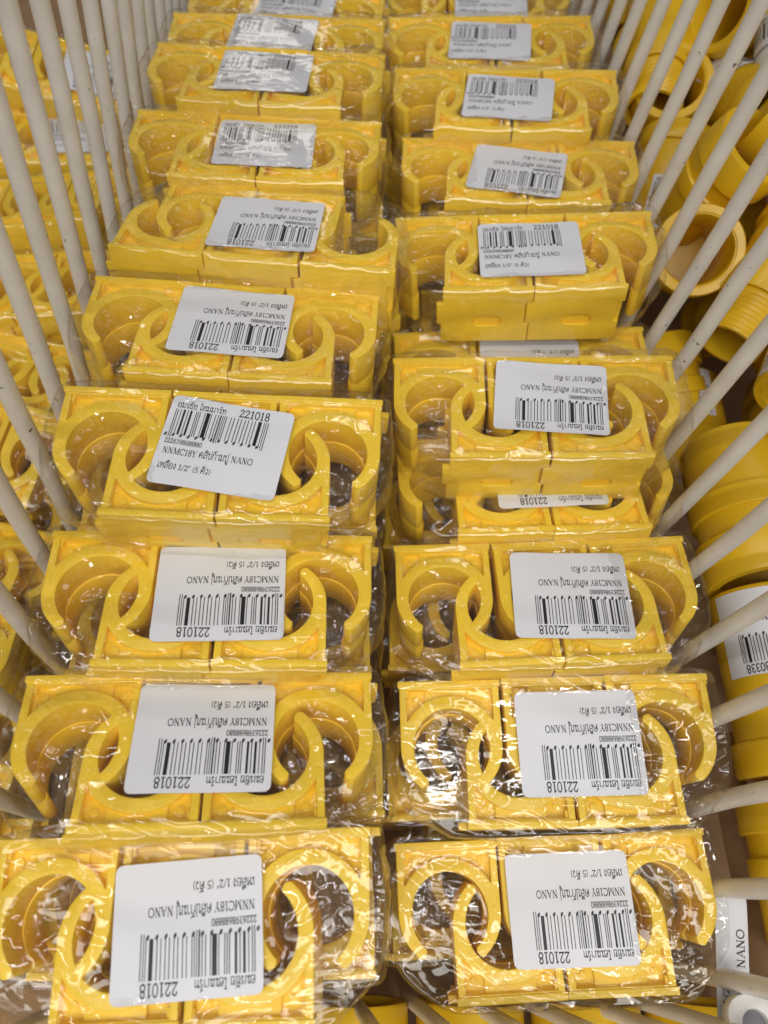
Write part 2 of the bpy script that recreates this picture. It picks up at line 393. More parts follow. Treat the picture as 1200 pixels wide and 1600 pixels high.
# ------------------------------------------------------------------ lettering (stroke glyphs)
def circ(x, y, r, ry=None, n=10, a0=0, a1=360):
    ry = ry or r
    return [(x + r * math.cos(R(a0 + (a1 - a0) * i / n)), y + ry * math.sin(R(a0 + (a1 - a0) * i / n))) for i in range(n + 1)]
T = 1.15
def th(adv, *st): return (adv, [(T, s) for s in st])
G = {
 'ก': th(8.6, [(1.2,0),(1.2,6.2),(2.6,7),(1.2,8),(3,9.8),(5.6,9.8),(7.2,8),(7.2,0)]),
 'ค': th(8.6, [(1.2,0),(1.2,7.6),(3,9.8),(5.6,9.8),(7.2,8),(7.2,0)], circ(3.6,5.4,1.1), [(1.2,0),(2.8,4.6)]),
 'ต': th(8.6, [(1.2,0),(1.2,7.6),(2.7,9.8),(4.2,8.4),(5.6,9.8),(7.2,8),(7.2,0)], circ(3.6,5.2,1.1), [(1.2,0),(2.8,4.4)]),
 'ง': th(6.6, circ(3.6,8.6,1.1), [(4.7,8.6),(5,3),(4,0),(0.8,4.6)]),
 'ช': th(8.0, circ(1.8,8.2,1.1), [(2.8,8.4),(2.8,6),(1.7,4),(1.7,0),(6,0),(6,6.5),(4.8,8),(7.4,10)]),
 'ท': th(8.6, circ(1.5,8.6,1.1), [(2.6,8.8),(2.6,0)], [(2.6,6),(5.4,9.7),(7,8.6),(7,0)]),
 'ป': th(8.6, circ(1.5,8.8,1.1), [(2.6,8.8),(2.6,0),(7,0),(7,13.5)]),
 'ม': th(8.6, circ(1.5,8.8,1.1), [(2.6,8.8),(2.6,1.4)], circ(1.8,1.2,1.1), [(2.8,1.4),(7,0.4)], [(7,10),(7,0)]),
 'น': th(8.6, circ(1.5,8.8,1.1), [(2.6,8.8),(2.6,0),(5.6,2)], circ(6.6,1.2,1.1), [(7,10),(7,1)]),
 'ย': th(8.2, circ(2.8,8.8,1.1), [(1.7,8.6),(1.3,6.6),(3,5.4),(1.5,4.2),(1.5,0),(6.6,0),(6.6,10)]),
 'ร': th(6.4, circ(3.8,1.1,1.1), [(4.8,1.5),(4.8,5.4),(1.6,7),(2,9.4),(5,9.4)]),
 'ล': th(8.6, circ(2.5,1.2,1.1), [(1.3,1),(1.3,4.6),(3,5.8),(7,5.8)], [(1.3,7.6),(3,9.8),(5.6,9.8),(7.2,8),(7.2,0)]),
 'ว': th(7.0, circ(3.6,1.1,1.1), [(4.7,1.2),(5.4,4),(5.2,8),(3.6,9.8),(1.2,8.6)]),
 'ห': th(9.0, circ(1.5,8.8,1.1), [(2.6,8.8),(2.6,0)], [(2.6,3),(6.2,7.2)], circ(6.8,8.6,1.1), [(6,7.4),(7.4,5),(7.4,0)]),
 'อ': th(8.6, circ(2.5,5.8,1.1), [(1.3,5.6),(1.3,1),(2,0),(6.2,0),(7.2,1),(7.2,8),(5.6,9.8),(2.6,9.8),(1.3,8.6)]),
 'ฮ': th(8.8, circ(2.5,5.8,1.1), [(1.3,5.6),(1.3,1),(2,0),(6.2,0),(7.2,1),(7.2,6.5),(5,8),(8,10.6)], [(6,8.6),(4.6,9.8),(2.6,9.8),(1.3,8.6)]),
 'โ': th(5.0, circ(2.8,1.2,1.1), [(1.8,1),(1.8,10.5),(3.4,12.4),(0.6,14.2),(4.2,14.2)]),
 'เ': th(4.4, circ(2.6,1.2,1.1), [(1.5,1),(1.5,10)]),
 'า': th(6.6, [(1,8.6),(2.8,9.8),(4.8,8.6),(4.8,0)]),
 'ั': th(0, circ(-5.4,12.4,.9), [(-4.6,12),(-3.4,11.4),(-1,14)]),
 '์': th(0, circ(-3.4,13,.9), [(-2.8,13.8),(-1.6,15.6)]),
 'ิ': th(0, [(-7,11.4),(-5.4,13.2),(-2.6,13.2),(-1.2,11.4),(-7,11.4)]),
 'ี': th(0, [(-7,11.4),(-5.4,13.2),(-2.6,13.2),(-1.2,11.4),(-7,11.4)], [(-1.2,11.4),(-1.2,15)]),
 'ื': th(0, [(-7,11.4),(-5.4,13.2),(-2.6,13.2),(-1.2,11.4),(-7,11.4)], [(-1.2,11.4),(-1.2,15)], [(-3,13),(-3,15)]),
 '้': th(0, circ(-5.4,12.6,.8), [(-5.4,13.6),(-3.6,12.2),(-1,15)]),
 'ู': th(0, circ(-3.8,-2.4,.8), [(-3.2,-2.6),(-3.2,-5),(-1.2,-5),(-1.2,-1.8)]),
 ' ': (4.6, []),
 'N': (10.4, [(.8,[(2,0),(2,10)]),(1.7,[(2.2,9.8),(8,0.3)]),(.8,[(8.2,0),(8.2,10)]),(.7,[(.7,0),(3.3,0)]),(.7,[(6.9,10),(9.5,10)]),(.7,[(.7,10),(2.4,10)])]),
 'M': (12.4, [(.8,[(2,0),(2,10)]),(1.6,[(2.2,10),(6.2,.6)]),(.8,[(6.2,.6),(10.2,10)]),(1.6,[(10.3,10),(10.3,0)]),(.7,[(.7,0),(3.3,0)]),(.7,[(8.8,0),(11.8,0)]),(.7,[(.8,10),(2.2,10)]),(.7,[(10.3,10),(11.6,10)])]),
 'C': (9.8, [(1.3,circ(5.4,5,4.6,5,14,48,312)),(.9,[(8.5,9),(8.5,6.8)])]),
 'Y': (9.2, [(1.6,[(1.2,9.9),(4.6,4.8)]),(.8,[(8.2,9.9),(4.6,4.8)]),(1.6,[(4.6,5),(4.6,0)]),(.7,[(.2,10),(2.6,10)]),(.7,[(7,10),(9.2,10)]),(.7,[(3.2,0),(6,0)])]),
 'A': (10.2, [(.8,[(1.4,0),(5,10)]),(1.6,[(5,10),(8.8,0)]),(.8,[(2.7,3.6),(7.4,3.6)]),(.7,[(.2,0),(2.6,0)]),(.7,[(7.4,0),(10.2,0)])]),
 'O': (10.8, [(1.3,circ(5.4,5,4.4,5,18))]),
 '0': (7.2, [(1.2,circ(3.6,5,2.6,4.9,16))]),
 '1': (6.4, [(1.5,[(3.2,0),(3.2,9.9)]),(.9,[(1.2,8.4),(3.2,9.8)]),(.8,[(1.2,0.1),(5.2,0.1)])]),
 '2': (7.2, [(1.2,[(1.1,7.4),(1.7,9.2),(3.5,10),(5.3,8.8),(5.4,6.8),(1,0.5)]),(1.4,[(1,.6),(6.2,.6)]),(.8,[(6.2,.4),(6.4,2)])]),
 '3': (7.2, [(1.2,[(1.2,8.6),(3,10),(5.2,8.8),(4.8,6),(3,5.4),(5,4.8),(5.6,2.4),(4,.2),(1,.8)])]),
 '5': (7.2, [(1.2,[(5.8,9.8),(2,9.8),(1.6,5.6),(3.5,6.2),(5.6,4.8),(5.4,1.4),(3.2,0.1),(1,.9)])]),
 '6': (7.2, [(1.2,circ(3.5,3,2.4,3,12)),(1.2,[(1.1,3.2),(2,7.4),(5,10)])]),
 '7': (7.2, [(1.2,[(1,9.6),(6,9.6),(2.8,0)])]),
 '8': (7.2, [(1.25,circ(3.6,7.5,2.1,2.3,12)),(1.25,circ(3.6,2.6,2.5,2.6,12))]),
 '9': (7.2, [(1.2,circ(3.7,7,2.4,3,12)),(1.2,[(6.1,6.8),(5.2,2.6),(2.2,0)])]),
 '/': (5.6, [(1.0,[(.4,-1),(5,11)])]),
 '"': (4.6, [(1.0,[(1.2,10.6),(1,7.6)]),(1.0,[(3.2,10.6),(3,7.6)])]),
 '(': (4.2, [(1.0,circ(5,4.5,3.6,6.6,8,125,235))]),
 ')': (4.2, [(1.0,circ(-.8,4.5,3.6,6.6,8,-55,55))]),
 '*': (4.4, [(1.2,[(1,4),(3,6)]),(1.2,[(1,6),(3,4)])]),
}
def text_width(t): return sum(G[c][0] for c in t)
def strokes(V, Fc, pts, w, fx, fy):
    """polyline as small quads; fx, fy map glyph units to label units"""
    for (x1, y1), (x2, y2) in zip(pts, pts[1:]):
        dx, dy = x2 - x1, y2 - y1; L = math.hypot(dx, dy)
        if L < 1e-6: continue
        ux, uy = dx / L * w * 0.42, dy / L * w * 0.42
        nx, ny = -dy / L * w / 2, dx / L * w / 2
        b = len(V)
        for px, py in ((x1 - ux + nx, y1 - uy + ny), (x1 - ux - nx, y1 - uy - ny), (x2 + ux - nx, y2 + uy - ny), (x2 + ux + nx, y2 + uy + ny)):
            V.append((fx(px), fy(py)))
        Fc.append((b, b + 1, b + 2, b + 3))
def write(V, Fc, t, x0, y0, width, cap, bold=1.0):
    """text from x0 (left) on baseline y0, total width, cap height, in mm on the label"""
    k = width / text_width(t); ky = cap / 10; x = 0
    for ch in t:
        adv, st = G[ch]
        for w, pts in st:
            strokes(V, Fc, pts, w * bold, lambda a, x=x: x0 + (x + a) * k, lambda b: y0 + b * ky)
        x += adv

BARS = [(1020,8),(1000,8),(970,7),(935,20),(900,8),(867,20),(815,8),(796,8),(776,8),(728,7),(693,38),(660,7),(620,8),(592,8),(567,13),(546,7),(528,7),(508,8),
        (463,7),(430,8),(390,8),(358,8),(320,8),(287,8),(250,7),(218,8),(170,32),(127,7),(108,7),(86,8)]
LONG = {0, 1, 14, 15, 28, 29}
def quad(V, Fc, x0, x1, y0, y1, n=5):
    for i in range(n):
        a = y0 + (y1 - y0) * i / n; c = y0 + (y1 - y0) * (i + 1) / n
        b = len(V); V += [(x0, a), (x1, a), (x1, c), (x0, c)]; Fc.append((b, b + 1, b + 2, b + 3))

LW, LH = 32.2, 26.6
def barcode_shape(x0, x1, ytop, ybot):
    V, Fc = [], []
    k = (x1 - x0) / 942
    for i, (c, w) in enumerate(BARS):
        xc = x0 + (1024 - c) * k; w *= 1.05
        quad(V, Fc, xc - w * k / 2, xc + w * k / 2, ybot - (1.0 if i in LONG else 0), ytop)
    for i in range(13):                # the crowded digits touching the bars' ends
        xc = x0 - 0.7 + i * (x1 - x0) / 12.4
        quad(V, Fc, xc - .28, xc + .16, ybot - .75, ybot - .1, 1)
        quad(V, Fc, xc - .1, xc + .38, ybot - .45, ybot + .25, 1)
    return V, Fc
def print_shape():
    V, Fc = [], []
    X = lambda u: -LW / 2 + u * LW
    Y = lambda v: LH / 2 - v * LH
    write(V, Fc, 'อมรชัย โฮมมาร์ท', X(.05), Y(.135), LW * .40, 1.45, 1.15)
    write(V, Fc, '221018', X(.555), Y(.135), LW * .25, 2.45, 1.1)
    write(V, Fc, '2226398688880', X(.04), Y(.55), LW * .30, 1.35, 1.25)
    write(V, Fc, 'NNMC18Y คลิปก้ามปู NANO', X(.05), Y(.665), LW * .72, 1.75, 1.05)
    write(V, Fc, 'เหลือง 1/2" (5 ตัว)', X(.05), Y(.83), LW * .42, 1.55, 1.1)
    return V, Fc
BAR_V, BAR_F = barcode_shape(-LW / 2 + .05 * LW, -LW / 2 + .81 * LW, LH / 2 - .155 * LH, LH / 2 - .445 * LH)
TXT_V, TXT_F = print_shape()

def rounded_rect(w, h, r, n=5):
    P = []
    for cx, cy, a in ((w/2-r, h/2-r, 0), (-w/2+r, h/2-r, 90), (-w/2+r, -h/2+r, 180), (w/2-r, -h/2+r, 270)):
        for i in range(n + 1):
            t = R(a + 90 * i / n); P.append((cx + r * math.cos(t), cy + r * math.sin(t)))
    return P

def sheet_grid(w, h, r, nx=16, ny=12):
    """rounded-rectangle sheet as a grid (corners pulled in), returns V (x, y), faces"""
    V, Fc = [], []
    for j in range(ny + 1):
        for i in range(nx + 1):
            u = -w / 2 + w * i / nx; v = -h / 2 + h * j / ny
            # squash boundary ring to the rounded outline
            ax, ay = abs(u) - (w / 2 - r), abs(v) - (h / 2 - r)
            if ax > 0 and ay > 0:
                L = math.hypot(ax, ay); m = max(ax, ay)
                if L > 1e-6:
                    ax, ay = ax / L * m, ay / L * m
                    u = math.copysign(w / 2 - r + ax, u); v = math.copysign(h / 2 - r + ay, v)
            V.append((u, v))
    for j in range(ny):
        for i in range(nx):
            a = j * (nx + 1) + i; Fc.append((a, a + 1, a + nx + 2, a + nx + 1))
    return V, Fc
LAB_V, LAB_F = sheet_grid(LW, LH, 1.6, 30, 26)

def place_label(parent, c, ang, lift, full=True, curl=0.0, seed=0):
    ca, sa = math.cos(R(ang)), math.sin(R(ang))
    def mp(x, y, dz):
        px, py = c[0] + x * ca - y * sa, c[1] + x * sa + y * ca
        z = lift + und(px, py) + dz + curl * (abs(y) / 13) ** 3 * (1 if y > 0 else .4)
        return (px, py, z)
    V = [mp(x, y, 0.0) for x, y in LAB_V]; n = len(V)
    me = mesh_from('price_label', V, LAB_F, smooth=True)
    lab = link('price_label', me, PAPER, parent)
    if full:
        link('barcode', mesh_from('barcode', [mp(x, y, 0.035) for x, y in BAR_V], BAR_F), INK, lab)
        link('printed_text', mesh_from('printed_text', [mp(x, y, 0.035) for x, y in TXT_V], TXT_F), INK, lab)
    return lab

# ------------------------------------------------------------------ packs
GROUP = 'shrink-wrapped packs of five yellow pipe clips'
def make_pack(label, pos, rot, shift=2.0, lab_c=(2, 1), lab_a=0.0, flip=False, under=False, film=0, has_label=True, full=True, group=GROUP, curl=0.0):
    t = thing('clip_pack', label, 'pack of clips', pos, Euler([R(a) for a in rot], 'XYZ'), group)
    rnd = random.Random(sum(ord(c) for c in label) + int(pos[1]))
    sg = -1 if flip else 1
    for i in range(3):
        j = rnd.uniform(-.25, .25)
        link('pipe_clip', CLIP, None, t, ((i - 1) * W + j, sg * (HH + rnd.uniform(-.25, .1)), rnd.uniform(-.5, 0)), (0, 0, (math.pi if sg > 0 else 0) + rnd.uniform(-.018, .018)))
    for i in range(2):
        link('pipe_clip', CLIP, None, t, ((i - .5) * W + shift + rnd.uniform(-.2, .2), -sg * (HH + rnd.uniform(-.25, .1)), rnd.uniform(-.5, 0)), (0, 0, (0 if sg > 0 else math.pi) + rnd.uniform(-.018, .018)))
    fm = FILM_FLIP if flip else FILMS[film % len(FILMS)]
    link('film_wrap', fm, None, t)
    if has_label:
        place_label(t, lab_c, lab_a, 0.75 + (-0.13 if under else 0.16), full, curl)
    return t

POSES = [
('L1',(-44.3,-7.5,20.6),(2.6,-1.6,1.9),1.7,(2.3,0.1),2.7),
('L2',(-43.5,29.7,24.9),(-14.4,6.1,2.2),2.2,(1.5,2.1),-0.9),
('L3',(-44.2,66.1,26.4),(-7.5,4.3,1.0),2.0,(3.0,0.7),1.1),
('L4',(-42.2,99.4,41.0),(-1.5,3.5,-0.5),1.0,(1.1,1.3),-8.3),
('L5',(-43.6,141.3,39.2),(-8.5,3.0,-2.2),2.2,(0.7,1.8),-2.0),
('L6',(-36.6,181.1,40.3),(-11.1,0.5,-6.4),-5.5,(1.5,-1.7),1.6),
('L7',(-43.0,219.3,37.3),(-8.3,2.1,-1.7),2.9,(3.8,0.8),0.6),
('L8',(-42.2,256.8,36.9),(-7.2,1.3,-3.0),0.5,(-0.0,1.4),-0.2),
('L9',(-41.7,290.4,28.4),(-5.2,1.3,-1.4),-0.9,(-1.0,3.4),-4.1),
('L10',(-41.7,330.1,16.6),(-4.7,1.5,-2.8),-1.0,(4.6,2.4),-4.5),
('R1',(45.2,-6.0,-16.9),(2.5,-1.9,2.6),0.1,(3.6,1.5),-0.6),
('R2',(46.2,32.9,0.7),(2.4,-1.9,1.2),2.7,(5.2,1.6),-0.1),
('R3',(45.4,72.1,7.5),(-7.3,-1.3,1.7),2.1,(6.5,0.9),-2.9),
('R4',(44.1,125.4,24.7),(-5.9,-2.4,-1.2),2.7,(4.1,1.6),-5.2),
('R4b',(45.6,110.5,5.9),(-12.3,-1.7,1.1),3.2,(4.0,2.4),0.8),
('R5b',(44.8,149.2,8.4),(-5.2,-1.3,0.3),2.0,(2.7,-0.1),-1.1),
('R5',(44.7,181.8,28.7),(-7.8,-3.8,-1.8),2.1,(1.6,-0.7),0.4),
('R6',(47.3,224.9,23.7),(-7.5,-1.4,-3.3),2.0,(-0.9,-1.9),-9.9),
('R7',(44.5,260.5,25.6),(-3.8,-2.1,-3.7),2.3,(1.3,-0.9),-5.5),
('R8',(42.6,304.7,19.2),(-3.6,-1.7,-1.6),1.8,(0.0,-1.0),-5.0),
('R9',(43.0,360.9,3.9),(-1.3,-0.6,-0.4),1.3,(5.2,-3.4),-2.6),

]
INFO = {   # key: (label text, upside down, under film, curl)
'L1': ('blurred front pack of the left column, cut off by the photo\'s left edge', 1, 0),
'L2': ('second pack from the front of the left column, streaky film, label upside down', 1, 0),
'L3': ('third pack from the front of the left column, large label upside down', 1, 0),
'L4': ('left column pack whose sharp white label reads the right way up and tilts clockwise', 0, 0),
'L5': ('left column pack just behind the one whose sharp label reads upright', 1, 0),
'L6': ('left column pack lying turned round with three clips nearest, a slotted base showing', 1, 0),
'L7': ('left column pack behind the turned-round one, white glare over its label', 0, 1),
'L8': ('left column pack third from the far end, glare across its crumpled film and label', 0, 1),
'L9': ('left column pack second from the far end, label nearly hidden by glare', 0, 1),
'L10': ('farthest pack of the left column, touching the top edge of the photo', 0, 0),
'R1': ('front pack of the right column, lying lowest beside the basket corner', 1, 0),
'R2': ('second pack from the front of the right column, gap between its first and second clip', 1, 0),
'R3': ('third pack from the front of the right column, below the two overlapping packs', 1, 0),
'R4': ('right column pack lying on top of another, its white label curled at the foot', 1, 0),
'R4b': ('right column pack partly covered by the one on top, only its label\'s foot showing', 1, 0),
'R5b': ('mostly hidden right column pack, far edge and label top showing behind the raised pack', 1, 0),
'R5': ('right column pack with upright crooked label, two oval slots below it', 0, 0),
'R6': ('right column pack with an upside-down label slanting down to the right', 1, 0),
'R7': ('right column pack third from the far end, upright label and bright glints on its left', 0, 0),
'R8': ('right column pack second from the far end, small upright label', 0, 0),
'R9': ('farthest pack of the right column, cut by the photo\'s top edge', 0, 0),
}
for i, (k, pos, rot, sh, lc, la) in enumerate(POSES):
    text, inv, under = INFO[k]
    make_pack(text, pos, rot, sh, lc, la + (180 if inv else 0), flip=(k == 'L6'), under=bool(under), film=i * 5 + i // 3, curl=(0.9 if k == 'R4' else 0.0))

# packs lying underneath, seen in the gaps
PN = {p[0]: p for p in POSES}
WORDS = ['front', 'second', 'third', 'fourth', 'fifth', 'sixth', 'seventh', 'eighth', 'ninth', 'tenth']
rnd = random.Random(11)
under_l = ['L1', 'L2', 'L3', 'L4', 'L5', 'L6', 'L7', 'L8', 'L9']
for i, k in enumerate(under_l):
    p = PN[k]
    make_pack('hidden lower pack of the left column, beneath the %s one from the front' % WORDS[i],
              (p[1][0] + rnd.uniform(-2, 4), p[1][1] + rnd.uniform(4, 9), p[1][2] - 25 - abs(p[2][0]) * .3), (rnd.uniform(-4, 2), rnd.uniform(-2, 3), rnd.uniform(-3, 3)), -2, (2, 1), 180, flip=True, film=i + 2, has_label=False, group='lower layer of wrapped clip packs')
for i, k in enumerate(['R1', 'R2', 'R3', 'R4b', 'R5b', 'R5', 'R6', 'R7', 'R8']):
    p = PN[k]
    dz = 46 if k == 'R5' else 25
    make_pack('hidden lower pack of the right column, beneath the %s one from the front' % WORDS[i],
              (p[1][0] + rnd.uniform(-4, 1), p[1][1] + rnd.uniform(4, 9), p[1][2] - dz), (rnd.uniform(-4, 2), rnd.uniform(-2, 2), rnd.uniform(-3, 3)), -2, (2, 1), 180, flip=True, film=i + 1, has_label=False, group='lower layer of wrapped clip packs')

# packs in the compartment beyond the left divider
for i in range(10):
    y = -20 + i * 40
    make_pack('pack of yellow clips beyond the left wires, %s from the front of its row' % WORDS[i].replace('front', 'first'),
              (-152 + rnd.uniform(-6, 5), y + rnd.uniform(-5, 5), -17 + rnd.uniform(-8, 8)), (rnd.uniform(-18, 6), rnd.uniform(-5, 16), rnd.uniform(-13, 13)), 2,
              (rnd.uniform(8, 18), 1), rnd.choice([0, 180]) + rnd.uniform(-12, 12), film=i + 3, full=True, has_label=i in (8, 9), group='wrapped clip packs beyond the left wires')
for i in range(9):
    y = 0 + i * 41
    make_pack('lower pack of yellow clips beyond the left wires, %s from the front' % WORDS[i].replace('front', 'first'),
              (-148 + rnd.uniform(-3, 3), y + rnd.uniform(-4, 4), -42 + rnd.uniform(-4, 3)), (rnd.uniform(-10, 6), rnd.uniform(-4, 8), rnd.uniform(-7, 7)), 2,
              (2, 1), 180, film=i, has_label=False, group='wrapped clip packs beyond the left wires')

# ------------------------------------------------------------------ wire dividers
ZB, ZT = -80, 130
def divider(label, x0, lean, ys):
    t = thing('wire_divider', label, 'wire divider', (x0 + lean * ZB, ys[len(ys) // 2], ZB))
    ox, oy = x0 + lean * ZB, ys[len(ys) // 2]
    rn = random.Random(int(x0))
    for y in ys:
        pts = []
        for i in range(9):
            z = ZB + (ZT - ZB) * i / 8
            pts.append((x0 + lean * z - ox + rn.uniform(-.3, .3), y - oy + rn.uniform(-.4, .4), z - ZB))
        V, Fc = tube(pts, 2.4)
        link('upright_wire', mesh_from('upright_wire', V, Fc, True, 40), WIRE, t)
    for z, r in ((ZT, 3), (ZB + 3, 2.2)):
        V, Fc = tube([(x0 + lean * z - ox - 4.6, ys[0] - oy - 6, z - ZB), (x0 + lean * z - ox - 4.6, ys[-1] - oy + 6, z - ZB)], r)
        link('rim_wire' if z > 0 else 'foot_wire', mesh_from('rim_wire', V, Fc, True, 40), WIRE, t)
    return t
YS = [21.0 * k for k in range(-1, 20)]
divider('white coated wire divider with close upright wires left of the clip packs', -98, 0.163, YS)
divider('white coated wire divider with close upright wires between clip packs and round fittings', 91, 0.0985, YS)
def cross_panel(label, y, xs, z1):
    t = thing('wire_divider', label, 'wire divider', (0, y, ZB))
    for x in xs:
        V, Fc = tube([(x + .12 * ZB, 0, 0), (x + .12 * (ZB + z1) / 2, 0.2, (z1 - ZB) / 2), (x + .12 * z1, 0, z1 - ZB)], 2.0)
        link('upright_wire', mesh_from('upright_wire', V, Fc, True, 40), WIRE, t)
    V, Fc = tube([(xs[0] - 6, -4.7, z1 - ZB), (xs[-1] + 6, -4.7, z1 - ZB)], 2.8)
    link('rim_wire', mesh_from('rim_wire', V, Fc, True, 40), WIRE, t)
    return t
cross_panel('low white wire panel closing the near end under the front packs', -31, [-88 + 17.5 * k for k in range(11)], -5)

# ------------------------------------------------------------------ shelf
V = [(-700, -500, 0), (700, -500, 0), (700, 900, 0), (-700, 900, 0), (-700, -500, -18), (700, -500, -18), (700, 900, -18), (-700, 900, -18)]
F6 = [(0, 1, 2, 3), (7, 6, 5, 4), (0, 4, 5, 1), (1, 5, 6, 2), (2, 6, 7, 3), (3, 7, 4, 0)]
sh = link('shelf', mesh_from('shelf', V, F6), CARD, None, (0, 0, ZB - 4)); sh['kind'] = 'structure'

# ------------------------------------------------------------------ round fittings on the right
def lathe(prof, seg=48):
    """profile [(r, z)] closed loop revolved -> verts, faces (mm)"""
    V, Fc = [], []; n = len(prof)
    for k in range(seg):
        a = 2 * math.pi * k / seg
        for r, z in prof: V.append((r * math.cos(a), r * math.sin(a), z))
    for k in range(seg):
        k2 = (k + 1) % seg
        for i in range(n):
            i2 = (i + 1) % n
            Fc.append((k * n + i, k * n + i2, k2 * n + i2, k2 * n + i))
    return V, Fc
def fit_part(prof):
    V, Fc = lathe(prof); me = mesh_from('f', V, Fc, True); fix_normals(me); me.set_sharp_from_angle(angle=R(38)); me.materials.append(FIT); return me
r0 = 17.0
BODY = fit_part([(13.2, -24), (14.8, -24.4), (15.4, -23.6), (15.8, 0), (r0 - .8, 1), (r0 - .2, 22), (r0 - .6, 24), (14.2, 24.4), (13.6, 23.6), (13.2, 0), (12.6, -23)])
COLLAR = fit_part([(15.6, 11), (17.9, 11), (18.4, 11.6), (18.4, 23.8), (17.8, 24.8), (14.9, 24.8), (14.7, 24), (15.6, 23)])
RING2 = fit_part([(15.4, -3), (17.2, -3.2), (17.6, -2.4), (17.6, 3.4), (17, 4), (15.4, 4)])
BORE = fit_part([(0.01, -19), (13.4, -19), (13.4, -17.8), (0.01, -17.8)])
BODY2 = fit_part([(13.2, -27), (15.8, -27.4), (16.4, -26.6), (16.4, 15.4), (17.6, 15.8), (17.9, 16.4), (17.9, 24), (17.3, 25), (14.2, 25), (13.6, 24), (13.2, 0), (13.2, -26)])
THREAD = fit_part([(11.5, -44)] + [(13.0 + (.7 if i % 2 else 0), -44 + i * 1.1) for i in range(18)] + [(13.0, -23), (11.5, -23)])
def wrap_label(parent, r, a0, z0=-26, z1=-1.5, full=True):
    w = 30.0
    def mp(x, y, dz):
        a = R(a0) + x / r; rr = r + dz
        return (rr * math.cos(a), rr * math.sin(a), y)
    V = []; Fc = []
    nx = 24
    for i in range(nx + 1):
        for y in (z0, z0 + (z1 - z0) * .5, z1): V.append(mp(-w / 2 + w * i / nx, y, 0.45))
    for i in range(nx):
        for j in range(2): a = i * 3 + j; Fc.append((a, a + 3, a + 4, a + 1))
    lab = link('price_label', mesh_from('price_label', V, Fc, True), PAPER, parent)
    bv = [mp(x * .95, y * .95 + (z0 + z1) / 2, 0.52) for x, y in BAR_V]
    link('barcode', mesh_from('barcode', bv, BAR_F), INK, lab)
    tv, tf = [], []
    write(tv, tf, '180338', 1.5, LH / 2 - .13 * LH, 8, 2.4, 1.1)
    write(tv, tf, 'อมรชัย โฮมมาร์ท', -14, LH / 2 - .13 * LH, 12.5, 1.45, 1.15)
    write(tv, tf, 'คอนเนคเตอร์ NANO', -14, LH / 2 - .66 * LH, 22, 1.6, 1.1)
    link('printed_text', mesh_from('printed_text', [mp(x * .95, y * .95 + (z0 + z1) / 2, 0.52) for x, y in tv], tf), INK, lab)
    return lab
def axis_rot(d, roll=0):
    q = Vector(d).normalized().to_track_quat('Z', 'Y')
    return (q.to_matrix() @ Matrix.Rotation(R(roll), 3, 'Z')).to_euler()
FG = 'yellow round pipe fittings beyond the right wires'
def fitting(label, pos, d, kind=0, lab=None, roll=0, sc=1.0, group=FG):
    t = thing('pipe_fitting', label, 'pipe fitting', pos, axis_rot(d, roll), group); t.scale = (sc,) * 3
    if lab is not None: kind = 2
    link('body', BODY2 if kind == 2 else BODY, None, t)
    if kind != 2: link('collar', COLLAR, None, t)
    if kind == 0: link('middle_ring', RING2, None, t)
    link('inner_stop', BORE, None, t)
    if kind == 1: link('thread', THREAD, None, t)
    if lab is not None:
        n = t.rotation_euler.to_matrix().inverted() @ Vector((-0.5, -.1, 1)); lab = math.degrees(math.atan2(n.y, n.x)) + (lab - 90) * .3
    if lab is not None: wrap_label(t, 16.2, lab)
    return t
